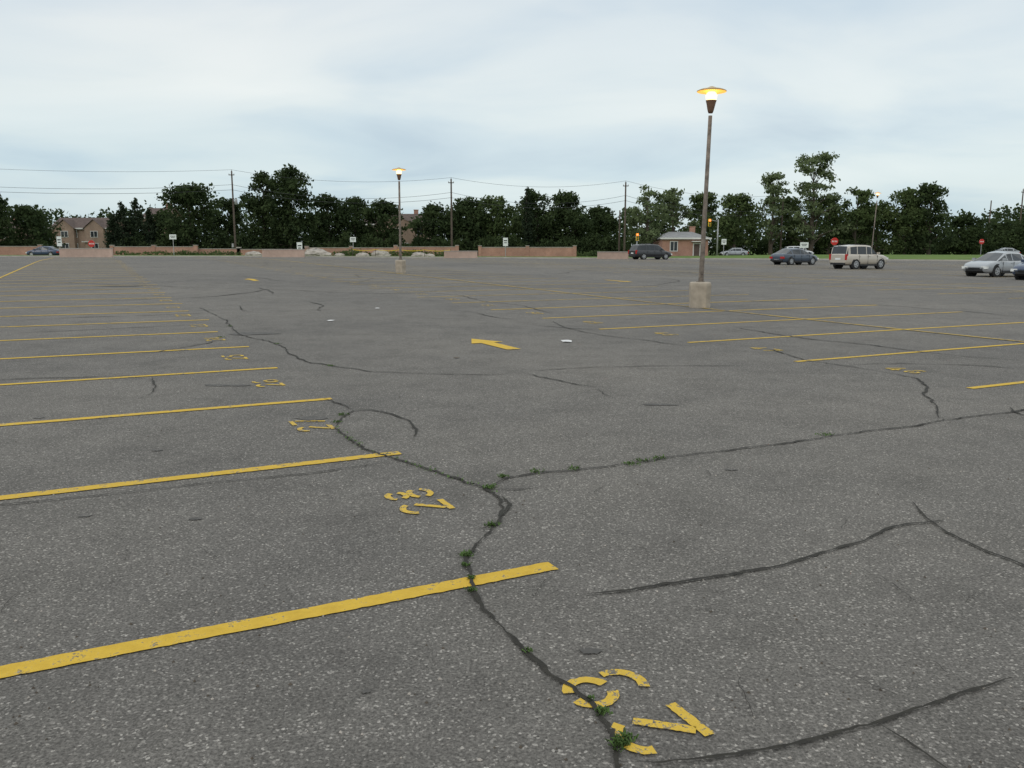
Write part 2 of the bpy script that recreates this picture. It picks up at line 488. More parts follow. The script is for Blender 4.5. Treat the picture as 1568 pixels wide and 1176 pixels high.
crack(mk, [(945, 1172), (1010, 1174), (1090, 1167), (1180, 1150), (1260, 1130), (1345, 1110), (1400, 1090), (1470, 1068), (1548, 1040)], 0.014, 8, 0.005)
crack(mk, [(1345, 1110), (1385, 1135), (1430, 1165), (1480, 1200)], 0.015, 9, 0.005)
crack(mk, [(-60, 782), (0, 775), (80, 766), (180, 757), (280, 745), (380, 735), (470, 727), (540, 716), (600, 708)], 0.013, 10, 0.008)
crack(mk, [(340, 487), (352, 500), (362, 512), (385, 519), (425, 526), (445, 540), (462, 552), (480, 558), (495, 556), (515, 562), (560, 569), (620, 572), (700, 574), (770, 574), (800, 571)], 0.026, 11, 0.03)
crack(mt, [(800, 571), (840, 566), (940, 562), (1060, 560), (1150, 562)], 0.022, 12, 0.03)
crack(mk, [(800, 571), (820, 578), (870, 586), (915, 595)], 0.022, 13, 0.02)
crack(mt, [(905, 592), (940, 612)], 0.016, 113)
crack(mk, [(232, 578), (240, 592), (232, 604), (212, 612)], 0.020, 14, 0.01)
crack(mk, [(-50, 584), (0, 582), (80, 579), (150, 578), (230, 576)], 0.024, 15, 0.03)
crack(mk, [(340, 488), (325, 480), (300, 470)], 0.025, 16)
crack(mk, [(350, 519), (330, 525), (270, 532), (240, 541), (190, 545)], 0.022, 17, 0.03)
crack(mk, [(366, 468), (372, 476), (392, 478)], 0.04, 18, 0.03)
crack(mk, [(848, 492), (862, 502), (920, 514), (980, 520), (1060, 531)], 0.026, 19, 0.03)
crack(mk, [(1170, 534), (1200, 541), (1220, 552), (1290, 560), (1340, 568), (1380, 575), (1412, 581), (1422, 590), (1406, 602), (1430, 616), (1445, 641)], 0.026, 20, 0.025)
crack(mt, [(1120, 500), (1160, 508), (1200, 515), (1260, 522), (1330, 528), (1400, 538), (1480, 548), (1568, 552)], 0.035, 22, 0.04)
crack(mt, [(805, 497), (870, 503), (930, 506)], 0.03, 23, 0.03)
crack(mk, [(465, 461), (500, 468), (484, 472), (492, 477)], 0.035, 24, 0.03)
crack(mt, [(720, 478), (760, 487), (800, 490)], 0.035, 25, 0.03)
crack(mk, [(1545, 624), (1552, 634), (1600, 645)], 0.024, 26)
crack(mt, [(1100, 460), (1200, 463), (1330, 466), (1470, 476), (1568, 486)], 0.04, 27, 0.05)
crack(mt, [(640, 448), (700, 452), (740, 462), (790, 466), (850, 480)], 0.04, 28, 0.05)
crack(mt, [(1290, 560), (1400, 556), (1500, 560), (1568, 566)], 0.025, 29, 0.03)
crack(mt, [(0, 512), (120, 506), (240, 500), (330, 497)], 0.03, 30, 0.04)
crack(mt, [(0, 491), (110, 487), (220, 483), (310, 480)], 0.04, 31, 0.05)
rr = random.Random(99)
for i in range(95):
    a = rr.uniform(22, 90); b = rr.uniform(-3, 60)
    x, y = ab(a, b)
    if not inlot(x, y): continue
    ang = rr.choice([0, pi / 2, rr.uniform(0, pi)]) + rr.gauss(0, .35)
    pts = [(x, y)]
    for s_ in range(rr.randint(4, 12)):
        ang += rr.gauss(0, .35); x += cos(ang) * 1.2; y += sin(ang) * 1.2
        pts.append((x, y))
    if not all(inlot(*p) and p[1] > 21 for p in pts): continue
    crack(mt, pts, rr.uniform(.025, .06), i + 200, 0.05, world=True)
for i in range(22):
    u = rr.uniform(50, 1500); v = rr.uniform(640, 1120); x, y = G(u, v)
    ang = rr.uniform(0, pi); pts = [(x, y)]
    for s_ in range(rr.randint(2, 4)):
        ang += rr.gauss(0, .5); x += cos(ang) * .09; y += sin(ang) * .09; pts.append((x, y))
    crack(mt, pts, 0.004, i + 400, 0.006, step=0.03, world=True)
mk.obj('pavement_cracks', [M_CRACK]); mt.obj('pavement_hairline_cracks', [M_CRACKT])

# weeds in the cracks
mb = MB(); rr = random.Random(5)
def tuft(u, v, r, n, hh):
    cx, cy = G(u, v)
    for _ in range(n):
        dx, dy = rr.gauss(0, r * .5), rr.gauss(0, r * .5)
        x, y = cx + dx, cy + dy; z = g(x, y) + 0.008
        a = rr.uniform(0, 2 * pi); l = rr.uniform(.4, 1.2) * hh; w = rr.uniform(.0025, .005)
        ox, oy = cos(a) * l * rr.uniform(.4, 1.3), sin(a) * l * rr.uniform(.4, 1.3)
        px, py = -sin(a) * w, cos(a) * w
        mb.poly([(x - px, y - py, z), (x + px, y + py, z), (x + ox * .5 + px, y + oy * .5 + py, z + l * .6), (x + ox, y + oy, z + l * .75), (x + ox * .5 - px, y + oy * .5 - py, z + l * .6)])
for (u, v, r, n, hh) in [(950, 1142, .035, 90, .024), (963, 1132, .02, 30, .018), (921, 1094, .025, 55, .018), (905, 1073, .015, 20, .012), (808, 1000, .02, 30, .014),
                         (722, 906, .022, 50, .016), (722, 888, .015, 45, .016), (714, 852, .035, 90, .018), (712, 868, .02, 40, .016), (753, 806, .035, 80, .018), (750, 748, .045, 80, .018), (772, 731, .045, 60, .016)]:
    tuft(u, v, r, n, hh)
pm = resample([G(*p) for p in C_main[17:]], .10)
for (x, y) in pm:
    for _ in range(rr.randint(2, 14)):
        xx, yy = x + rr.gauss(0, .03), y + rr.gauss(0, .018); z = g(xx, yy) + .01
        a = rr.uniform(0, 2 * pi); l = rr.uniform(.010, .026); w = rr.uniform(.003, .008)
        mb.poly([(xx - sin(a) * w, yy + cos(a) * w, z), (xx + sin(a) * w, yy - cos(a) * w, z), (xx + cos(a) * l, yy + sin(a) * l, z + l * .6)])
for (u, v) in [(820, 724), (880, 719), (965, 712), (985, 707), (1010, 703), (525, 636), (515, 648), (1265, 667), (338, 517), (352, 500), (505, 561), (425, 527)]:
    tuft(u, v, .06, 40, .02)
mb.obj('crack_weeds', [M_WEED])

def litter(u, v, s, mat, seed, name):
    r = random.Random(seed); x, y = G(u, v); mb = MB(); c = []
    for k in range(7):
        t = 2 * pi * k / 7; q = s * r.uniform(.5, 1)
        c.append((x + cos(t) * q * 1.3, y + sin(t) * q, g(x, y) + .012 + r.uniform(0, .25) * s))
    ce = (x, y, g(x, y) + .01 + .3 * s)
    for k in range(7): mb.poly([ce, c[k], c[(k + 1) % 7]])
    mb.obj(name, [mat])
litter(868, 524, .11, M_PAPER, 1, 'litter_paper'); litter(506, 492, .08, M_PAPER, 2, 'litter_paper')
litter(578, 473, .08, M_PAPER, 3, 'litter_paper'); litter(700, 549, .05, M_BARK, 4, 'litter_scrap')
# loose grit and leaf crumbs
mb = MB(); r = random.Random(77)
for i in range(420):
    u = r.uniform(0, 1568); v = r.uniform(560, 1176); x, y = G(u, v); s = r.uniform(.003, .009); t0 = r.uniform(0, 6); z = g(x, y) + .001
    ring = [(x + cos(t0 + k * 1.571) * s * r.uniform(.6, 1.2), y + sin(t0 + k * 1.571) * s * r.uniform(.6, 1.2), z) for k in range(4)]
    top = (x, y, z + s * .9); mi = 0 if r.random() < .55 else 1
    for k in range(4): mb.poly([ring[k], ring[(k + 1) % 4], top], mi)
mb.obj('loose_grit', [M_ROCK, M_BARK])

M_PATCH = mat_over('asphalt_patch', (0.075, 0.07, 0.064), (0.10, 0.093, 0.085), 0.98, 0.6, 6)
mb = MB()
for (u, v, w, d) in [(385, 511, .55, .35), (480, 641, .18, .1), (130, 790, .05, .035), (300, 795, .045, .03), (345, 590, .3, .1), (905, 998, .05, .035), (1010, 620, .2, .06), (180, 438, 1.2, .5), (60, 640, .07, .05), (1120, 720, .05, .03), (560, 1060, .02, .015), (240, 690, .05, .03)]:
    x, y = G(u, v); r = random.Random(int(u))
    mb.poly([(x + cos(t) * w * r.uniform(.6, 1.1), y + sin(t) * d * r.uniform(.6, 1.1), g(x, y) + .005) for t in np.linspace(0, 2 * pi, 15)[:-1]])
mb.obj('asphalt_patches', [M_PATCH])

# ------------------------------------------------ street lamps
def street_lamp(x, y, H, lean=0.0, base=True, energy=60):
    e = empty('street_lamp', (x, y, g(x, y)))
    k = H / 5.62
    if base:
        mb = MB()
        mb.lathe([(.285, -.05), (.29, .02), (.285, .12), (.30, .60), (.29, .665), (.255, .69)], 8, 0, smooth=False, rot=pi / 8)
        mb.lathe([(.12, .69), (.12, .715)], 12, 1)
        mb.obj('concrete_base', [M_CONC, M_POLE], e, 0.015)
    mb = MB()
    mb.lathe([(.075, .6), (.068, .8 * k), (.058, 2.5 * k), (.05, 5.0 * k - .1)], 16)
    mb.box(-.0, -.075, 1.0, .09, .03, .2, 0)
    p = mb.obj('pole', [M_POLE], e)
    hh = MB(); z = H - 5.62
    hh.lathe([(.055, 4.95), (.075, 5.0), (.09, 5.06), (.12, 5.20), (.135, 5.25), (.14, 5.27)], 20, 0, z0=z)
    h = hh.obj('housing', [M_HOUS], e)
    ln = MB(); ln.lathe([(.10, 5.272), (.13, 5.30), (.14, 5.38), (.125, 5.45), (.09, 5.48)], 20, 0, z0=z)
    l = ln.obj('lens', [M_LAMP], e)
    cn = MB(); cn.lathe([(.10, 5.485), (.22, 5.50), (.375, 5.485), (.38, 5.505), (.30, 5.54), (.14, 5.575), (.04, 5.62)], 28, 0, z0=z, mis=[1, 1, 0, 0, 0, 0])  # lamplight on the underside is put in as emission
    c = cn.obj('canopy', [M_CANOPY, M_CANOPY_LIT], e)
    for o in (p, h, l, c): o.rotation_euler = (0, lean, 0)
    return e
x, y = G(1071, 471); street_lamp(x, y, 5.74, radians(1.2))
x = XD(613, 46); street_lamp(x, 46, 5.62, radians(0.2))
x = XD(1334, 97); street_lamp(x, 97, ZD(294, 97) - g(x, 97), 0.04, base=False)

# ------------------------------------------------ utility poles and wires
poles = []
def upole(u, D, vtop, tr=False, arm=True):
    x = XD(u, D); z0 = g(x, D); zt = ZD(vtop, D); mb = MB()
    mb.lathe([(.19, -.2), (.17, 2), (.115, zt - z0)], 10)
    if arm:
        mb.box(0, -.13, zt - z0 - .6, .9, .1, .12, 0)
        for xx in (-.4, .4): mb.lathe([(.04, 0), (.05, .1), (.02, .2)], 8, 1, cx=xx, cy=-.13, z0=zt - z0 - .54)
        mb.lathe([(.04, 0), (.05, .1), (.02, .25)], 8, 1, z0=zt - z0)
    if tr:
        mb.lathe([(.20, 0), (.24, .05), (.24, .8), (.20, .88)], 12, 1, cx=.45, z0=zt - z0 - 5.2)
        mb.box(.25, 0, zt - z0 - 4.7, .3, .08, .08, 1)
        mb.box(-.4, 0, 1.6, .3, .3, .6, 1)
    o = mb.obj('utility_pole', [M_WOOD, M_STEEL]); o.location = (x, D, z0)
    poles.append((x, D, zt)); return o
upole(-330, 118, 235)
upole(361, 135, 262, True)
upole(692, 135, 274)
upole(956, 137, 279)
upole(1195, 154, 300, arm=False)
np_ = len(poles)
upole(1511, 190, 307, arm=False); upole(1558, 180, 290); upole(948, 150, 322, arm=False)
mb = MB()
for i in range(np_ - 1):
    (x0, y0, z0), (x1, y1, z1) = poles[i], poles[i + 1]
    for off, sag, r in ((0.2, 1.2, .018), (-2.1, 1.5, .022), (-2.9, 1.4, .024)):
        pts = []
        for t in np.linspace(0, 1, 17):
            pts.append((x0 + (x1 - x0) * t, y0 + (y1 - y0) * t - .13, z0 + (z1 - z0) * t + off - sag * 4 * t * (1 - t)))
        mb.tube(pts, r, 4)
mb.obj('overhead_wires', [M_WIRE])

# ------------------------------------------------ walls
def wall(name, u0, u1, D0, D1, h, mat, pier=6.0, cap=True, th=.3):
    x0, x1 = XD(u0, D0), XD(u1, D1)
    L = math.hypot(x1 - x0, D1 - D0); ang = atan2(D1 - D0, x1 - x0)
    cx, cy = (x0 + x1) / 2, (D0 + D1) / 2; z = g(cx, cy)
    mb = MB(); mb.box(0, 0, h / 2 - .1, L, th, h + .2, 0)
    if cap: mb.box(0, 0, h + .04, L + .02, th + .1, .08, 1)
    if pier:
        n = max(1, int(L / pier))
        for i in range(n + 1):
            px = -L / 2 + L * i / n
            mb.box(px, 0, (h + .22) / 2, .5, th + .22, h + .22, 0); mb.box(px, 0, h + .265, .6, th + .32, .09, 1)
    o = mb.obj(name, [mat, M_KERB]); o.location = (cx, cy, z); o.rotation_euler = (0, 0, ang)
    return o
wall('brick_wall', -60, 62, 126, 128, 1.35, M_BRICK)
wall('brick_wall', 172, 300, 128, 128, 1.30, M_BRICK)
wall('brick_wall', 300, 366, 128.6, 128.6, 1.0, M_BRICK)
wall('brick_wall', 366, 470, 128.6, 128.6, .95, M_BRICK)
wall('brick_wall', 470, 606, 129.2, 129.2, 1.25, M_BRICK)
wall('brick_wall', 606, 700, 128, 128, 1.45, M_BRICK)
wall('brick_wall', 735, 880, 128, 128, 1.45, M_BRICK)
for (a_, b_, D, h) in ((92, 172, 99, .98), (402, 466, 103, .90), (680, 731, 102.5, .80), (915, 962, 100.5, .8)):
    wall('low_block_wall', a_, b_, D, D, h, M_LOWW, pier=0, cap=True, th=.4)

def boulder(u, D, w, h, seed):
    r = random.Random(seed); x = XD(u, D); mb = MB(); prof = []
    for i in range(7):
        t = i / 6; prof.append((max(.02, w / 2 * sqrt(max(0, 1 - t ** 2.4))), h * t - .1))
    mb.lathe(prof, 11, 0, smooth=False)
    mb.v = [(a * (1 + .25 * sin(seed + 3 * atan2(b, a))) + r.uniform(-.05, .05) * w, b * .7 + r.uniform(-.05, .05) * w, c + r.uniform(-.06, .06) * h) for a, b, c in mb.v]
    o = mb.obj('boulder', [M_ROCK]); o.location = (x, D, g(x, D) + .1)
for i, (u, D, w, h) in enumerate([(484, 118, 3.4, 1.15), (500, 117, 1.6, .7), (520, 119, 1.5, .5), (555, 117, 1.8, .6), (582, 118, 2.6, 1.0), (640, 118, 2.2, .7), (388, 116, 2.2, .7), (658, 117, 1.4, .5)]):
    boulder(u, D, w, h, i + 3)

# caution tape on stakes
mb = MB(); xs_ = [XD(u, 106) for u in (540, 575, 612, 650, 690)]
for i, x in enumerate(xs_):
    mb.box(x, 106, g(x, 106) + .55, .06, .06, 1.1, 1)
for i in range(4):
    def pp(t):
        X = xs_[i] + (xs_[i + 1] - xs_[i]) * t; return X, g(X, 106) + .98 - .14 * 4 * t * (1 - t)
    for t in range(8):
        (xa, za), (xb, zb) = pp(t / 8), pp((t + 1) / 8)
        mb.poly([(xa, 105.95, za - .035), (xb, 105.95, zb - .035), (xb, 105.95, zb + .035), (xa, 105.95, za + .035)], 0)
mb.obj('caution_tape', [M_YEL, M_WOOD])

# ------------------------------------------------ signs
def sign(name, u, D, vtop, w, h, mat, kind='rect', postmat=M_STEEL):
    x = XD(u, D); z0 = g(x, D) + .1; zt = ZD(vtop, D) - z0
    e = empty(name, (x, D, z0))
    mb = MB(); mb.box(0, 0.04, zt / 2, .09, .05, zt, 0); mb.obj('post', [postmat], e)
    mb = MB()
    if kind == 'oct':
        pts = [(w / 2 * 1.08 * cos(pi / 8 + k * pi / 4), w / 2 * 1.08 * sin(pi / 8 + k * pi / 4)) for k in range(8)]
        mb.poly([(a, 0, zt - w / 2 + b) for a, b in pts][::1], 0)
        mb.poly([(a, .02, zt - w / 2 + b) for a, b in pts][::-1], 0)
        for k in range(8):
            a, b = pts[k], pts[(k + 1) % 8]
            mb.poly([(a[0], 0, zt - w / 2 + a[1]), (b[0], 0, zt - w / 2 + b[1]), (b[0], .02, zt - w / 2 + b[1]), (a[0], .02, zt - w / 2 + a[1])], 1)
        for k, dx in enumerate((-.27, -.09, .09, .27)): mb.box(dx * w / .9, -.004, zt - w / 2, .09 * w, .006, .22 * w, 1)
    else:
        mb.box(0, 0, zt - h / 2, w, .03, h, 0)
        mb.box(0, -.018, zt - h * .35, w * .7, .006, h * .12, 2); mb.box(0, -.018, zt - h * .6, w * .55, .006, h * .1, 2)
    mb.obj('panel', [mat, M_SIGNW, M_DARK], e)
sign('stop_sign', 141, 128, 368, 1.0, 1.0, M_RED, 'oct'); sign('stop_sign', 1277, 128, 364, 1.1, 1.1, M_RED, 'oct')
sign('stop_sign', 1502, 150, 366, .9, .9, M_RED, 'oct')
for (u, v, w, h) in ((266, 359, 1.0, .7), (541, 363, .85, .7), (774, 364, .7, 1.2), (92, 362, .7, 1.4), (1108, 366, .7, .8), (1231, 371, 1.2, .8)):
    sign('traffic_sign', u, 122, v, w, h, M_SIGNW)
sign('traffic_sign', 459, 124, 371, .8, 1.4, M_SIGNW)

def tlight(u, D, vtop, armlen=0):
    x = XD(u, D); z0 = g(x, D); zt = ZD(vtop, D) - z0
    e = empty('traffic_light', (x, D, z0))
    mb = MB(); mb.lathe([(.13, 0), (.09, zt)], 10)
    if armlen: mb.tube([(0, 0, zt - .3), (armlen, -.1, zt - .1)], [.06, .04], 8)
    mb.obj('pole', [M_STEEL], e)
    mb = MB(); mb.box(armlen, -.25, zt - .5, .42, .3, 1.15, 0)
    mb.obj('signal_head', [M_YEL], e)
    mb = MB()
    for k in range(3): mb.cyl_y(armlen, -.42, zt - .14 - .36 * k, .14, .06, 12, 1 if k else 0)
    mb.obj('lenses', [M_SIGR, M_DARK], e)
tlight(1098, 132, 336, -1.4); tlight(975, 136, 358)

# ------------------------------------------------ houses
def house(name, u0, u1, D, veave, vroof, mat, roofmat, gables=0, hip=False, chim=True, storeys=2):
    x0, x1 = XD(u0, D), XD(u1, D); L = x1 - x0; cx = (x0 + x1) / 2; z0 = g(cx, D)
    he = ZD(veave, D) - z0; hr = ZD(vroof, D) - z0; W = 9.0
    e = empty(name, (cx, D + W / 2, z0))
    mb = MB(); mb.box(0, 0, he / 2 - .1, L, W, he + .2)
    if not hip:
        for s in (-1, 1):
            mb.poly([(s * L / 2, -W / 2, he), (s * L / 2, W / 2, he), (s * L / 2, 0, hr - .1)])
    mb.obj('walls', [mat], e)
    mb = MB(); o = .45; i = min(L * .3, 3.5) if hip else 0
    a = [(-L / 2 - o, -W / 2 - o, he - .1), (L / 2 + o, -W / 2 - o, he - .1), (L / 2 + o, W / 2 + o, he - .1), (-L / 2 - o, W / 2 + o, he - .1)]
    r0, r1 = (-L / 2 - o + i, 0, hr), (L / 2 + o - i, 0, hr)
    mb.poly([a[0], a[1], r1, r0]); mb.poly([a[2], a[3], r0, r1])
    if hip: mb.poly([a[1], a[2], r1]); mb.poly([a[3], a[0], r0])
    ob = mb.obj('roof', [roofmat], e); sd = ob.modifiers.new('s', 'SOLIDIFY'); sd.thickness = .15
    mb = MB(); mb.box(0, -W / 2 - o - .06, he - .12, L + 2 * o, .1, .26); mb.obj('fascia', [M_WHITE], e)
    mw = MB(); mg = MB(); nb = max(2, int(L / 2.8)); sh = he / storeys
    for s_ in range(storeys):
        for k in range(nb):
            wx = -L / 2 + L * (k + .5) / nb; wz = s_ * sh + sh * .55
            if s_ == 0 and k == nb // 2: continue
            mw.box(wx, -W / 2 - .03, wz, 1.35, .1, sh * .55, 0); mg.box(wx - .3, -W / 2 - .07, wz, .5, .06, sh * .47, 0); mg.box(wx + .3, -W / 2 - .07, wz, .5, .06, sh * .47, 0)
    mw.obj('window_frames', [M_WHITE], e); mg.obj('window_glass', [M_GLASS], e)
    mb = MB(); dx = -L / 2 + L * (nb // 2 + .5) / nb
    mb.box(dx, -W / 2 - .04, 1.15, 1.3, .1, 2.3, 0); mb.box(dx, -W / 2 - .08, 1.05, .95, .08, 2.05, 1); mb.box(dx, -W / 2 - .7, 2.5, 1.9, 1.3, .15, 0)
    mb.obj('door', [M_WHITE, M_ROOF], e)
    if gables:
        mb = MB(); mr = MB(); mgg = MB()
        for k in range(gables):
            gx = -L / 2 + L * (k + .5) / gables; gw = L / gables * .32; yf = -W / 2 - .9; hg = he + (hr - he) * .75
            mb.box(gx, -W / 2 - .45, he / 2, gw * 2, .896, he)
            mb.poly([(gx - gw, yf, he), (gx + gw, yf, he), (gx, yf, hg - .1)])
            mr.poly([(gx - gw - .3, yf - .25, he - .2), (gx, yf - .25, hg), (gx, -W * .1, hg), (gx - gw - .3, -W * .3, he - .2)])
            mr.poly([(gx, yf - .25, hg), (gx + gw + .3, yf - .25, he - .2), (gx + gw + .3, -W * .3, he - .2), (gx, -W * .1, hg)])
            for z in (he * .3, he * .76):
                mgg.box(gx, yf - .02, z, 1.5, .08, 1.3, 0); mgg.box(gx - .35, yf - .06, z, .58, .06, 1.1, 1); mgg.box(gx + .35, yf - .06, z, .58, .06, 1.1, 1)
        mb.obj('gable_bays', [mat], e); mr.obj('gable_roofs', [roofmat], e); mgg.obj('bay_windows', [M_WHITE, M_GLASS], e)
    if chim:
        mb = MB(); mb.box(L * .28, .6, hr - .2, .9, .7, 2.0); mb.box(L * .28, .6, hr + .85, 1.05, .85, .12); mb.obj('chimney', [M_BRICK], e)
house('brick_townhouse', 82, 172, 172, 349, 332, M_BRICK2, M_ROOF, gables=2, chim=False)
house('brick_townhouse', 222, 256, 176, 333, 317, M_BRICK2, M_ROOF)
house('brick_townhouse', 560, 655, 178, 343, 326, M_BRICK2, M_ROOF, gables=1)
house('brick_townhouse', -60, 20, 178, 352, 338, M_BRICK2, M_ROOF, gables=1)
house('brick_bungalow', 1014, 1084, 141, 364, 354, M_BRICK, M_ROOFG, hip=True, storeys=1)

# ------------------------------------------------ vegetation
def leaves(rng, clumps, n, size, shell=0.5, zmin=None):
    C = np.array(clumps, dtype=float); wgt = (C[:, 3] * C[:, 5]); wgt /= wgt.sum()
    idx = rng.choice(len(C), n, p=wgt)
    d = rng.normal(size=(n, 3)); d /= np.linalg.norm(d, axis=1)[:, None]
    r = (shell + (1.08 - shell) * rng.random(n) ** .8)
    P = C[idx, :3] + d * r[:, None] * C[idx, 3:6]
    P += rng.normal(size=(n, 3)) * size * .35
    if zmin is not None: P[:, 2] = np.maximum(P[:, 2], zmin)
    e1 = rng.normal(size=(n, 3)); e1 /= np.linalg.norm(e1, axis=1)[:, None]
    e2 = np.cross(e1, rng.normal(size=(n, 3))); e2 /= np.linalg.norm(e2, axis=1)[:, None]
    s = size * (0.55 + .9 * rng.random(n)) / 2
    e1 *= s[:, None]; e2 *= (s * .7)[:, None]
    V = np.stack([P - e1 * 1.2, P - e2, P + e1 * 1.2, P + e2], 1).reshape(-1, 3)
    Q = np.arange(4 * n).reshape(-1, 4)
    return V, Q

def tree(name, u, D, vtop, wpx, style, seed, leafmat, n=5200, cb=.12, size=.5):
    rng = np.random.default_rng(seed); r = random.Random(seed)
    x = XD(u, D); z0 = g(x, D) + .05; h = ZD(vtop, D) - z0; w = wpx / F * D
    mb = MB(); cl = []
    th = h * (.85 if style != 'conifer' else .97)
    tr = .02 * h + .05
    lean = r.uniform(-.03, .03) * h
    tp = [(lean * t + r.gauss(0, .012 * h) * (0 < t < 1), r.gauss(0, .01 * h) * (0 < t < 1), th * t - .1 * (t == 0)) for t in (0, .2, .4, .6, .8, 1)]
    mb.tube(tp, [tr * 1.3, tr, tr * .8, tr * .55, tr * .35, tr * .12], 8)
    def tpos(t):
        i = min(4, int(t * 5)); f = t * 5 - i
        return [tp[i][k] * (1 - f) + tp[i + 1][k] * f for k in range(3)]
    if style == 'dense':
        nc = 60
        for i in range(nc):
            t = r.random() ** .8
            R = w / 2 * (1 - max(0, (t - .45) / .62) ** 2.4) * (.80 + .20 * min(1, t / .3)) * r.uniform(.9, 1.08)
            q = r.random() ** .4; a = r.uniform(0, 2 * pi)
            cr = w * r.uniform(.07, .15)
            R = max(.1, R - cr * .7)
            z = h * (cb + (1 - cb) * t)
            cl.append((lean * t + cos(a) * q * R, sin(a) * q * R * .8, min(z, h - cr * r.uniform(.75, 1.3)), cr * r.uniform(.95, 1.35), cr, cr * r.uniform(.7, 1.0)))
        cl.append((lean, 0, h * (cb + (1 - cb) * .42), w * .34, w * .3, h * (1 - cb) * .36))
        sh = .25
    elif style == 'airy':
        nc = 44
        for i in range(nc):
            t = r.random() ** .9; z = h * (cb + (1 - cb) * t)
            R = w / 2 * (1.05 - .62 * t ** 1.5) * (0.75 + .25 * sin(pi * min(1, t * 1.6)))
            q = r.random() ** .5; a = r.uniform(0, 2 * pi)
            cr = w * r.uniform(.05, .115)
            cl.append((lean * t + cos(a) * q * R, sin(a) * q * R, min(z, h - cr * .6), cr * r.uniform(1.1, 1.8), cr * 1.2, cr * r.uniform(.45, .8)))
        sh = .0
    else:
        nl = 16
        for i in range(nl):
            t = i / (nl - 1); z = h * (cb + (1 - cb) * t); R = w / 2 * (1 - t) ** .8 + .15
            for k in range(5):
                a = r.uniform(0, 2 * pi)
                cl.append((cos(a) * R * .6, sin(a) * R * .6, z - .15 * R, R * .45 + .1, R * .45 + .1, h * .025 + .12))
        sh = .0
    if style != 'conifer':
        order = sorted(cl[:30], key=lambda c: c[2])
        for c in order[::1 if style == 'airy' else 2]:
            t0 = max(.12, min(.85, (c[2] / th) - r.uniform(.12, .3))); p0 = tpos(t0)
            mid = ((p0[0] + c[0]) / 2, (p0[1] + c[1]) / 2, (p0[2] * .35 + c[2] * .65))
            rr_ = tr * (.42 - .3 * t0)
            mb.tube([p0, mid, (c[0], c[1], c[2])], [rr_, rr_ * .7, rr_ * .25], 5)
    V, Q = leaves(rng, cl, n, size, sh, .15)
    tv = np.array(mb.v); tf = np.array(mb.f)
    Va = np.concatenate([V, tv]); Qa = np.concatenate([Q, tf + len(V)])
    mi = np.concatenate([np.zeros(len(Q)), np.ones(len(tf))])
    o = mesh_np(name, Va, Qa, mi, [leafmat, M_BARK]); o.location = (x, D, z0)
    return o

DC = 'deciduous_tree'
T = [
 (-5, 150, 288, 74, 'dense', M_LF_D, 4200, .05, .5), (45, 158, 314, 96, 'dense', M_LF_D, 4200, .02, .5),
 (296, 152, 280, 112, 'dense', M_LF_D, 6500, .04, .5), (255, 156, 322, 60, 'dense', M_LF_D, 3000, .02, .5), (350, 158, 304, 76, 'dense', M_LF_D, 3000, .02, .5),
 (405, 154, 262, 70, 'dense', M_LF_D, 5200, .04, .5), (444, 152, 253, 90, 'dense', M_LF_D, 6500, .06, .5),
 (505, 160, 297, 88, 'dense', M_LF_D, 4500, .02, .5), (545, 165, 301, 84, 'dense', M_LF_D, 4000, .02, .5), (588, 162, 306, 76, 'dense', M_LF_D, 4000, .02, .5),
 (662, 158, 311, 84, 'dense', M_LF_D, 4500, .02, .5), (716, 158, 302, 84, 'dense', M_LF_D, 4500, .02, .5), (755, 160, 299, 96, 'dense', M_LF_M, 5000, .02, .5),
 (824, 158, 292, 92, 'dense', M_LF_D, 5000, .02, .5), (868, 158, 294, 84, 'dense', M_LF_D, 5000, .02, .5), (915, 165, 317, 80, 'dense', M_LF_D, 3500, .02, .5),
 (990, 147, 285, 86, 'airy', M_LF_L, 3000, .22, .42), (1030, 150, 288, 76, 'airy', M_LF_L, 2800, .2, .42), (1074, 162, 296, 76, 'airy', M_LF_M, 3400, .12, .45),
 (1126, 152, 296, 78, 'dense', M_LF_M, 4600, .08, .45), (1180, 154, 266, 84, 'airy', M_LF_L, 3400, .2, .42), (1208, 158, 300, 70, 'dense', M_LF_M, 3200, .1, .45),
 (1240, 154, 235, 112, 'airy', M_LF_L, 4800, .15, .42), (1268, 156, 296, 84, 'dense', M_LF_M, 3800, .1, .45), (1306, 154, 288, 80, 'airy', M_LF_M, 4000, .10, .42), (1340, 156, 308, 76, 'dense', M_LF_M, 3400, .06, .45),
 (1384, 154, 289, 80, 'dense', M_LF_M, 4600, .08, .45), (1422, 153, 280, 88, 'dense', M_LF_D, 5200, .08, .45), (1478, 160, 326, 70, 'dense', M_LF_D, 3400, .02, .5), (1533, 165, 334, 90, 'dense', M_LF_D, 3700, .02, .5), (1600, 160, 328, 100, 'dense', M_LF_D, 3500, .02, .5),
]
for i, (u, D, vt, w, st, m, n, cb, sz) in enumerate(T):
    tree(DC, u, D, vt, w, st, 100 + i, m, n, cb, sz)
for i, (u, D, vt, w) in enumerate([(190, 154, 312, 46), (212, 156, 306, 52), (176, 153, 330, 34), (808, 155, 290, 28), (232, 154, 322, 34)]):
    tree('conifer_tree', u, D, vt, w, 'conifer', 300 + i, M_LF_C, 2600, .04, .42)

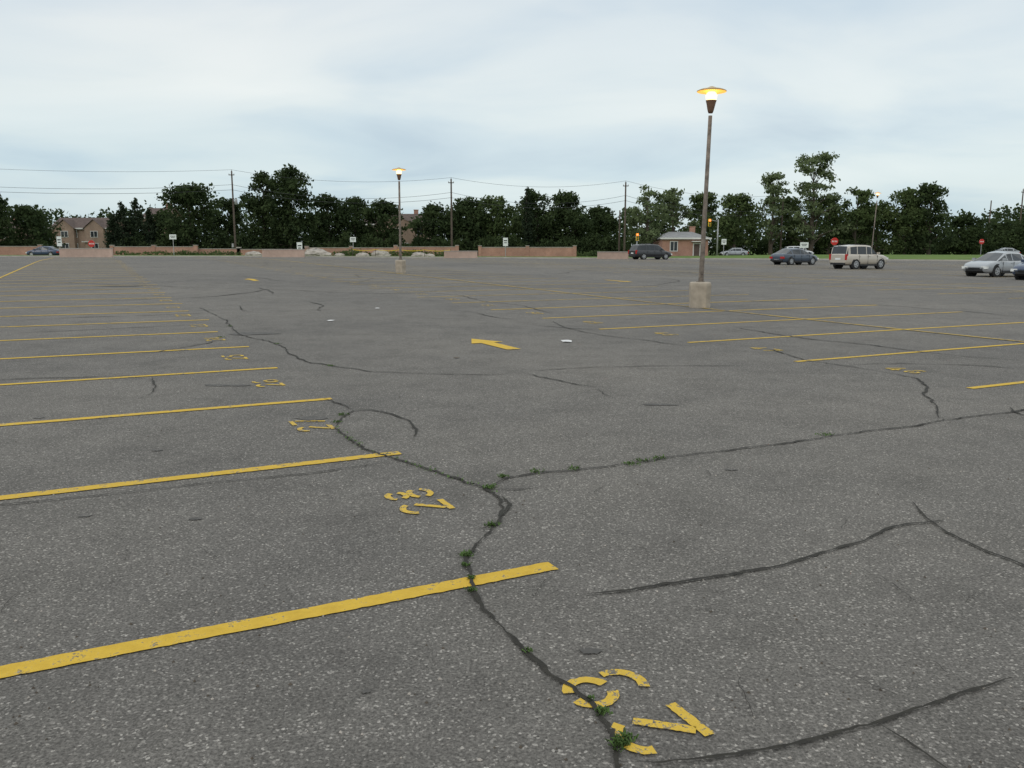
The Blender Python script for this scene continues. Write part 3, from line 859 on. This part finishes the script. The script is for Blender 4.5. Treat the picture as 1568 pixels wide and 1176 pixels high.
rng = np.random.default_rng(11); r = random.Random(12)
cl = []
for X in np.arange(-230, 260, 3.0):
    D = r.uniform(225, 262); base = 12.2 + 1.6 * sin(X * .045) + 1.1 * sin(X * .13 + 1) + r.uniform(-1.0, 1.0)
    if X < -85 and X > -160: base -= 1.5
    for k in range(4):
        cl.append((X + r.gauss(0, 1.5), D, base * (.2 + .22 * k) + g(X, D), 3.4 - .4 * k, 3, base * .17))
V, Q = leaves(rng, cl, 60000, 1.0, .5)
mesh_np('distant_tree_line', V, Q, None, [M_LF_D])
def shrub_row(name, u0, u1, D, h, mat, seed, n, sz=.42, step=1.6):
    rng = np.random.default_rng(seed); r = random.Random(seed); cl = []
    x = XD(u0, D); xe = XD(u1, D)
    while x < xe:
        hh = h * r.uniform(.6, 1.15); d = D + r.uniform(-1.2, 1.2)
        cl.append((x, d, g(x, d) + hh * .45, r.uniform(1.0, 1.7), 1.1, hh * .55)); x += step * r.uniform(.5, 1.3)
    V, Q = leaves(rng, cl, n, sz, .4)
    mesh_np(name, V, Q, None, [mat])
shrub_row('hedge', -80, 80, 153, 2.6, M_LF_D, 1, 6000)
shrub_row('hedge', 170, 955, 153, 3.6, M_LF_D, 2, 26000)
shrub_row('hedge', 1090, 1700, 161, 3.8, M_LF_D, 3, 17000)
shrub_row('hedge', 955, 1010, 156, 2.6, M_LF_D, 4, 2500)
shrub_row('shrubs', 610, 690, 124, .9, M_LF_M, 5, 1200, .25, 1.2)
shrub_row('shrubs', 185, 360, 125, .7, M_LF_M, 6, 1600, .25, 2.0)
shrub_row('shrubs', 480, 600, 122, .9, M_LF_M, 7, 1400, .25, 1.8)
shrub_row('shrubs', 880, 1000, 130, 1.0, M_LF_M, 8, 1400, .3, 1.8)

# ------------------------------------------------ cars
def car(name, kind, x, y, heading, pm, s=1.0, z=None):
    if z is None: z = g(x, y)
    e = empty(name, (x, y, z), heading, s)
    if kind == 'sedan':
        belt, roof, wr, wb = .92, 1.46, .33, 2.65
        body = [(-2.25, .62, .45, .70), (-2.18, .76, .30, .92), (-1.9, .84, .22, .98), (-1.3, .885, .2, .96), (0, .89, .2, .94), (.9, .89, .2, .94), (1.45, .87, .2, .90), (1.95, .82, .22, .80), (2.17, .74, .28, .68), (2.25, .60, .42, .56)]
        gh = [(-1.85, .97, .70, 0), (-1.15, roof - .09, .56, 1), (-1.02, roof - .04, .57, 2), (-.12, roof, .60, 1), (-.06, roof, .60, 2), (.36, roof - .05, .58, 1), (.42, roof - .08, .575, 0), (1.32, .93, .72, 0)]
    elif kind == 'suv':
        belt, roof, wr, wb = 1.12, 1.78, .37, 2.62
        body = [(-2.22, .74, .48, 1.04), (-2.17, .84, .36, 1.11), (-1.9, .89, .32, 1.13), (-1.3, .905, .30, 1.12), (0, .91, .30, 1.11), (.75, .91, .30, 1.10), (1.05, .89, .30, 1.09), (1.75, .87, .32, 1.02), (2.10, .81, .36, .92), (2.20, .70, .45, .80)]
        gh = [(-2.16, 1.09, .80, 0), (-2.04, roof - .10, .70, 1), (-1.82, roof - .05, .70, 2), (-1.16, roof, .71, 1), (-1.08, roof, .71, 2), (-.20, roof, .71, 1), (-.13, roof, .71, 2), (.36, roof - .05, .69, 1), (.42, roof - .08, .68, 0), (.98, 1.10, .77, 0)]
    else:
        belt, roof, wr, wb = 1.05, 1.74, .35, 2.95
        body = [(-2.45, .80, .42, 1.0), (-2.38, .90, .30, 1.05), (-2.0, .95, .25, 1.06), (0, .96, .24, 1.04), (1.1, .96, .24, 1.02), (1.6, .93, .24, .97), (2.1, .88, .26, .86), (2.38, .80, .32, .72), (2.45, .66, .45, .60)]
        gh = [(-2.34, 1.04, .84, 0), (-2.1, roof - .12, .70, 1), (-1.95, roof - .06, .71, 2), (-1.1, roof, .73, 1), (-1.0, roof, .73, 2), (-.05, roof, .73, 1), (.05, roof, .73, 2), (.55, roof - .05, .71, 1), (.65, roof - .08, .70, 0), (1.5, 1.0, .80, 0)]
    def section(w, zb, zt):
        h = zt - zb
        return [(w * .80, zb), (w * .95, zb + .06), (w * .99, zb + h * .30), (w, zb + h * .58), (w * .975, zb + h * .80), (w * .93, zt - h * .05), (w * .84, zt)]
    mb = MB(); rings = []
    for (bx, w, zb, zt) in body:
        h = section(w, zb, zt)
        ring = [(bx, a, b) for a, b in h] + [(bx, w * .4, zt + .02), (bx, -w * .4, zt + .02)] + [(bx, -a, b) for a, b in h[::-1]]
        i = len(mb.v); mb.v += ring; rings.append((i, len(ring)))
    n = rings[0][1]
    for j in range(len(rings) - 1):
        for k in range(n):
            a = rings[j][0]; b = rings[j + 1][0]; k2 = (k + 1) % n
            mb.f.append([a + k, b + k, b + k2, a + k2]); mb.m.append(1 if k == n - 1 else 0); mb.s.append(True)
    mb.f.append([rings[0][0] + k for k in range(n)]); mb.m.append(0); mb.s.append(False)
    mb.f.append([rings[-1][0] + k for k in range(n)][::-1]); mb.m.append(0); mb.s.append(False)
    mb.obj('body', [pm, M_DARK], e)
    mb = MB()
    def bwid(xx):
        for (p, q) in zip(body[:-1], body[1:]):
            if p[0] <= xx <= q[0]:
                t = (xx - p[0]) / (q[0] - p[0]); return (p[1] + (q[1] - p[1]) * t, p[3] + (q[3] - p[3]) * t)
        return (body[0][1], body[0][3])
    rows = []
    for (gx, gz, gw, f) in gh:
        w, bz = bwid(gx); bz -= .015; wbse = w * .90
        first = gz <= bz + .06
        if first: row = [(gx, wbse * .98, bz), (gx, wbse * .97, bz + .004), (gx, wbse * .9, bz + .02), (gx, 0, bz + .05)]
        else: row = [(gx, wbse, bz), (gx, gw + .035, gz - .11), (gx, gw - .06, gz - .012), (gx, 0, gz + .02)]
        rows.append(row)
    for sd in (1, -1):
        for j in range(len(rows) - 1):
            f = gh[j][3]
            A = [(p[0], p[1] * sd, p[2]) for p in rows[j]]; B = [(p[0], p[1] * sd, p[2]) for p in rows[j + 1]]
            for k in range(3):
                end = (j == 0 or j == len(rows) - 2)
                if k == 0: mi = 0 if (f == 1) else 1
                elif k == 1: mi = 0
                else: mi = 1 if end else 0
                q = [A[k], B[k], B[k + 1], A[k + 1]]
                if sd < 0: q = q[::-1]
                mb.poly(q, mi, False)
    mb.obj('cabin', [pm, M_GLASS], e)
    fx = wb / 2 + .05; rx = -wb / 2 + .02
    mw = MB(); ma = MB()
    for wx in (fx, rx):
        w, _ = bwid(wx)
        for sd in (1, -1):
            mw.cyl_y(wx, sd * (w - .105), wr, wr, .215, 24, 0)
            mw.cyl_y(wx, sd * (w + .004), wr, wr * .66, .008, 20, 1)
            for k in range(5):
                t = 2 * pi * k / 5
                mw.cyl_y(wx + cos(t) * wr * .42, sd * (w + .009), wr + sin(t) * wr * .42, wr * .13, .006, 8, 2)
            ma.cyl_y(wx, sd * (w - .14), wr + .03, wr + .065, .265, 26, 0)
    mw.obj('wheels', [M_TYRE, M_RIM, M_DARK], e); ma.obj('wheel_arches', [M_DARK], e)
    mb = MB(); xf = body[-1][0]; xr = body[0][0]; zf = body[-1][3]; zr = body[0][3]
    for sd in (1, -1):
        mb.box(xf - .10, sd * body[-2][1] * .80, zf - .02, .20, .36, .14, 0)
        hgt = .42 if kind != 'sedan' else .17
        mb.box(xr + .06, sd * body[0][1] * 1.0, zr - hgt * .35, .16, .16 if kind != 'sedan' else .36, hgt, 1)
        w, bz = bwid(.95)
        mb.box(.92, sd * (w + .06), bz + .08, .12, .20, .15, 2)
        for dx in (-.95, .10):
            ww, bb = bwid(dx); mb.box(dx, sd * (ww + .0), bb - .16, .16, .035, .03, 2)
        for dx in (-.98, -.08, .92):
            ww, bb = bwid(dx); mb.box(dx, sd * (ww - .006), (.28 + bb) / 2, .018, .02, bb - .42, 3)
        mb.box(0, sd * (bwid(0)[0] - .01), .30, wb - wr * 2.4, .04, .12, 3)
    mb.box(xf - .01, 0, zf - .08, .05, .72, .12, 3); mb.box(xf - .015, 0, .42, .06, 1.05, .13, 3)
    mb.box(xr + .01, 0, zr - .28, .05, .50, .13, 4); mb.box(xr + .02, 0, .40, .08, 1.35, .14, 3)
    if kind == 'suv':
        for sd in (1, -1): mb.box(-.7, sd * .58, roof + .05, 1.9, .03, .03, 3)
    mb.obj('lights_and_trim', [M_HEAD, M_TAIL, pm, M_DARK, M_SIGNW], e)
    return e

P_BEIGE = paint('paint_champagne', (0.47, 0.42, 0.355)); P_BLUE = paint('paint_dark_blue', (0.045, 0.062, 0.09)); P_BLK = paint('paint_black', (0.022, 0.022, 0.026))
P_SIL = paint('paint_silver', (0.33, 0.345, 0.36)); P_WHT = paint('paint_white', (0.62, 0.62, 0.62)); P_NAVY = paint('paint_navy', (0.03, 0.05, 0.10))
sa = atan2(SS.y, SS.x)
car('suv', 'suv', XD(1316, 63.5), 63.5, sa, P_BEIGE)
car('sedan', 'sedan', XD(1217, 75), 75, sa + .05, P_BLUE)
car('minivan', 'van', XD(996, 97), 97, sa - .05, P_BLK)
car('sedan', 'sedan', XD(1531, 50), 50, sa + pi, P_SIL)
car('sedan', 'sedan', XD(1612, 45), 45, sa + pi, P_NAVY)
car('sedan', 'sedan', XD(1124, 143), 143, pi, P_SIL); car('minivan', 'van', XD(1222, 145), 145, 0, P_WHT)
car('sedan', 'sedan', XD(1538, 142), 142, pi, P_SIL); car('sedan', 'sedan', XD(68, 119), 119, pi, P_NAVY, z=g(0, 118) + .12)

# ------------------------------------------------ world: overcast evening sky
SUN_EL, SUN_AZ = radians(28), radians(215)
w = bpy.data.worlds.new('World'); scene.world = w; w.use_nodes = True
nt = w.node_tree; nt.nodes.clear()
out = N(nt, 'ShaderNodeOutputWorld')
sky = N(nt, 'ShaderNodeTexSky'); sky.sky_type = 'NISHITA'; sky.sun_disc = False
sky.sun_elevation = SUN_EL; sky.sun_rotation = SUN_AZ
bg1 = N(nt, 'ShaderNodeBackground'); bg1.inputs[1].default_value = 0.10
nt.links.new(sky.outputs[0], bg1.inputs[0])
tc = N(nt, 'ShaderNodeTexCoord'); sep = N(nt, 'ShaderNodeSeparateXYZ'); nt.links.new(tc.outputs['Generated'], sep.inputs[0])
zc = N(nt, 'ShaderNodeMath', operation='MAXIMUM'); zc.inputs[1].default_value = 0.0; nt.links.new(sep.outputs[2], zc.inputs[0])
za = N(nt, 'ShaderNodeMath', operation='ADD'); za.inputs[1].default_value = 0.15; nt.links.new(zc.outputs[0], za.inputs[0])
dx = N(nt, 'ShaderNodeMath', operation='DIVIDE'); dy = N(nt, 'ShaderNodeMath', operation='DIVIDE')
nt.links.new(sep.outputs[0], dx.inputs[0]); nt.links.new(za.outputs[0], dx.inputs[1])
nt.links.new(sep.outputs[1], dy.inputs[0]); nt.links.new(za.outputs[0], dy.inputs[1])
cb = N(nt, 'ShaderNodeCombineXYZ'); nt.links.new(dx.outputs[0], cb.inputs[0]); nt.links.new(dy.outputs[0], cb.inputs[1])
mp = N(nt, 'ShaderNodeMapping'); mp.inputs['Scale'].default_value = (0.75, 1.0, 1); mp.inputs['Rotation'].default_value = (0, 0, radians(-22)); mp.inputs['Location'].default_value = (5.3, 2.2, 0)
nt.links.new(cb.outputs[0], mp.inputs[0])
n1 = noise(nt, mp.outputs[0], 1.0, 6, 0.48); n1.inputs['Distortion'].default_value = 0.5
n2 = noise(nt, mp.outputs[0], 0.42, 2, 0.5)
grad = ramp(nt, [(0.0, (0.64, 0.74, 0.765)), (0.08, (0.72, 0.82, 0.845)), (0.17, (0.83, 0.885, 0.885)), (0.27, (0.78, 0.835, 0.865)), (0.5, (0.98, 1.02, 1.0)), (1.0, (1.35, 1.38, 1.4))], zc.outputs[0])
c1 = ramp(nt, [(0.30, (0.76, 0.82, 0.89)), (0.42, (0.88, 0.925, 0.965)), (0.55, (1.02, 1.02, 1.01)), (0.72, (1.10, 1.075, 1.05))], n1.outputs[0])
c2 = ramp(nt, [(0.35, (0.90, 0.94, 0.97)), (0.65, (1.06, 1.035, 1.02))], n2.outputs[0])
col = mixc(nt, grad.outputs[0], c1.outputs[0], 1.0, 'MULTIPLY'); col = mixc(nt, col, c2.outputs[0], 1.0, 'MULTIPLY')
bg2 = N(nt, 'ShaderNodeBackground'); bg2.inputs[1].default_value = 1.0; nt.links.new(col, bg2.inputs[0])
mx = N(nt, 'ShaderNodeMixShader'); mx.inputs[0].default_value = 0.92
nt.links.new(bg1.outputs[0], mx.inputs[1]); nt.links.new(bg2.outputs[0], mx.inputs[2]); nt.links.new(mx.outputs[0], out.inputs[0])

sd = bpy.data.lights.new('sun', 'SUN'); sd.energy = 0.6; sd.angle = radians(25); sd.color = (1, .94, .86)
so = bpy.data.objects.new('sun', sd); link(so)
so.rotation_euler = (pi / 2 - SUN_EL, 0, pi - SUN_AZ)

# ------------------------------------------------ camera
cd = bpy.data.cameras.new('camera'); cd.sensor_width = 36; cd.lens = 36 * F / 1568; cd.clip_end = 8000; cd.clip_start = .05
co = bpy.data.objects.new('camera', cd); link(co)
co.location = (0, 0, CH); co.rotation_euler = (pi / 2 - PIT, 0, 0)
scene.camera = co
scene.view_settings.view_transform = 'Standard'
scene.view_settings.look = 'None'; scene.view_settings.exposure = 0
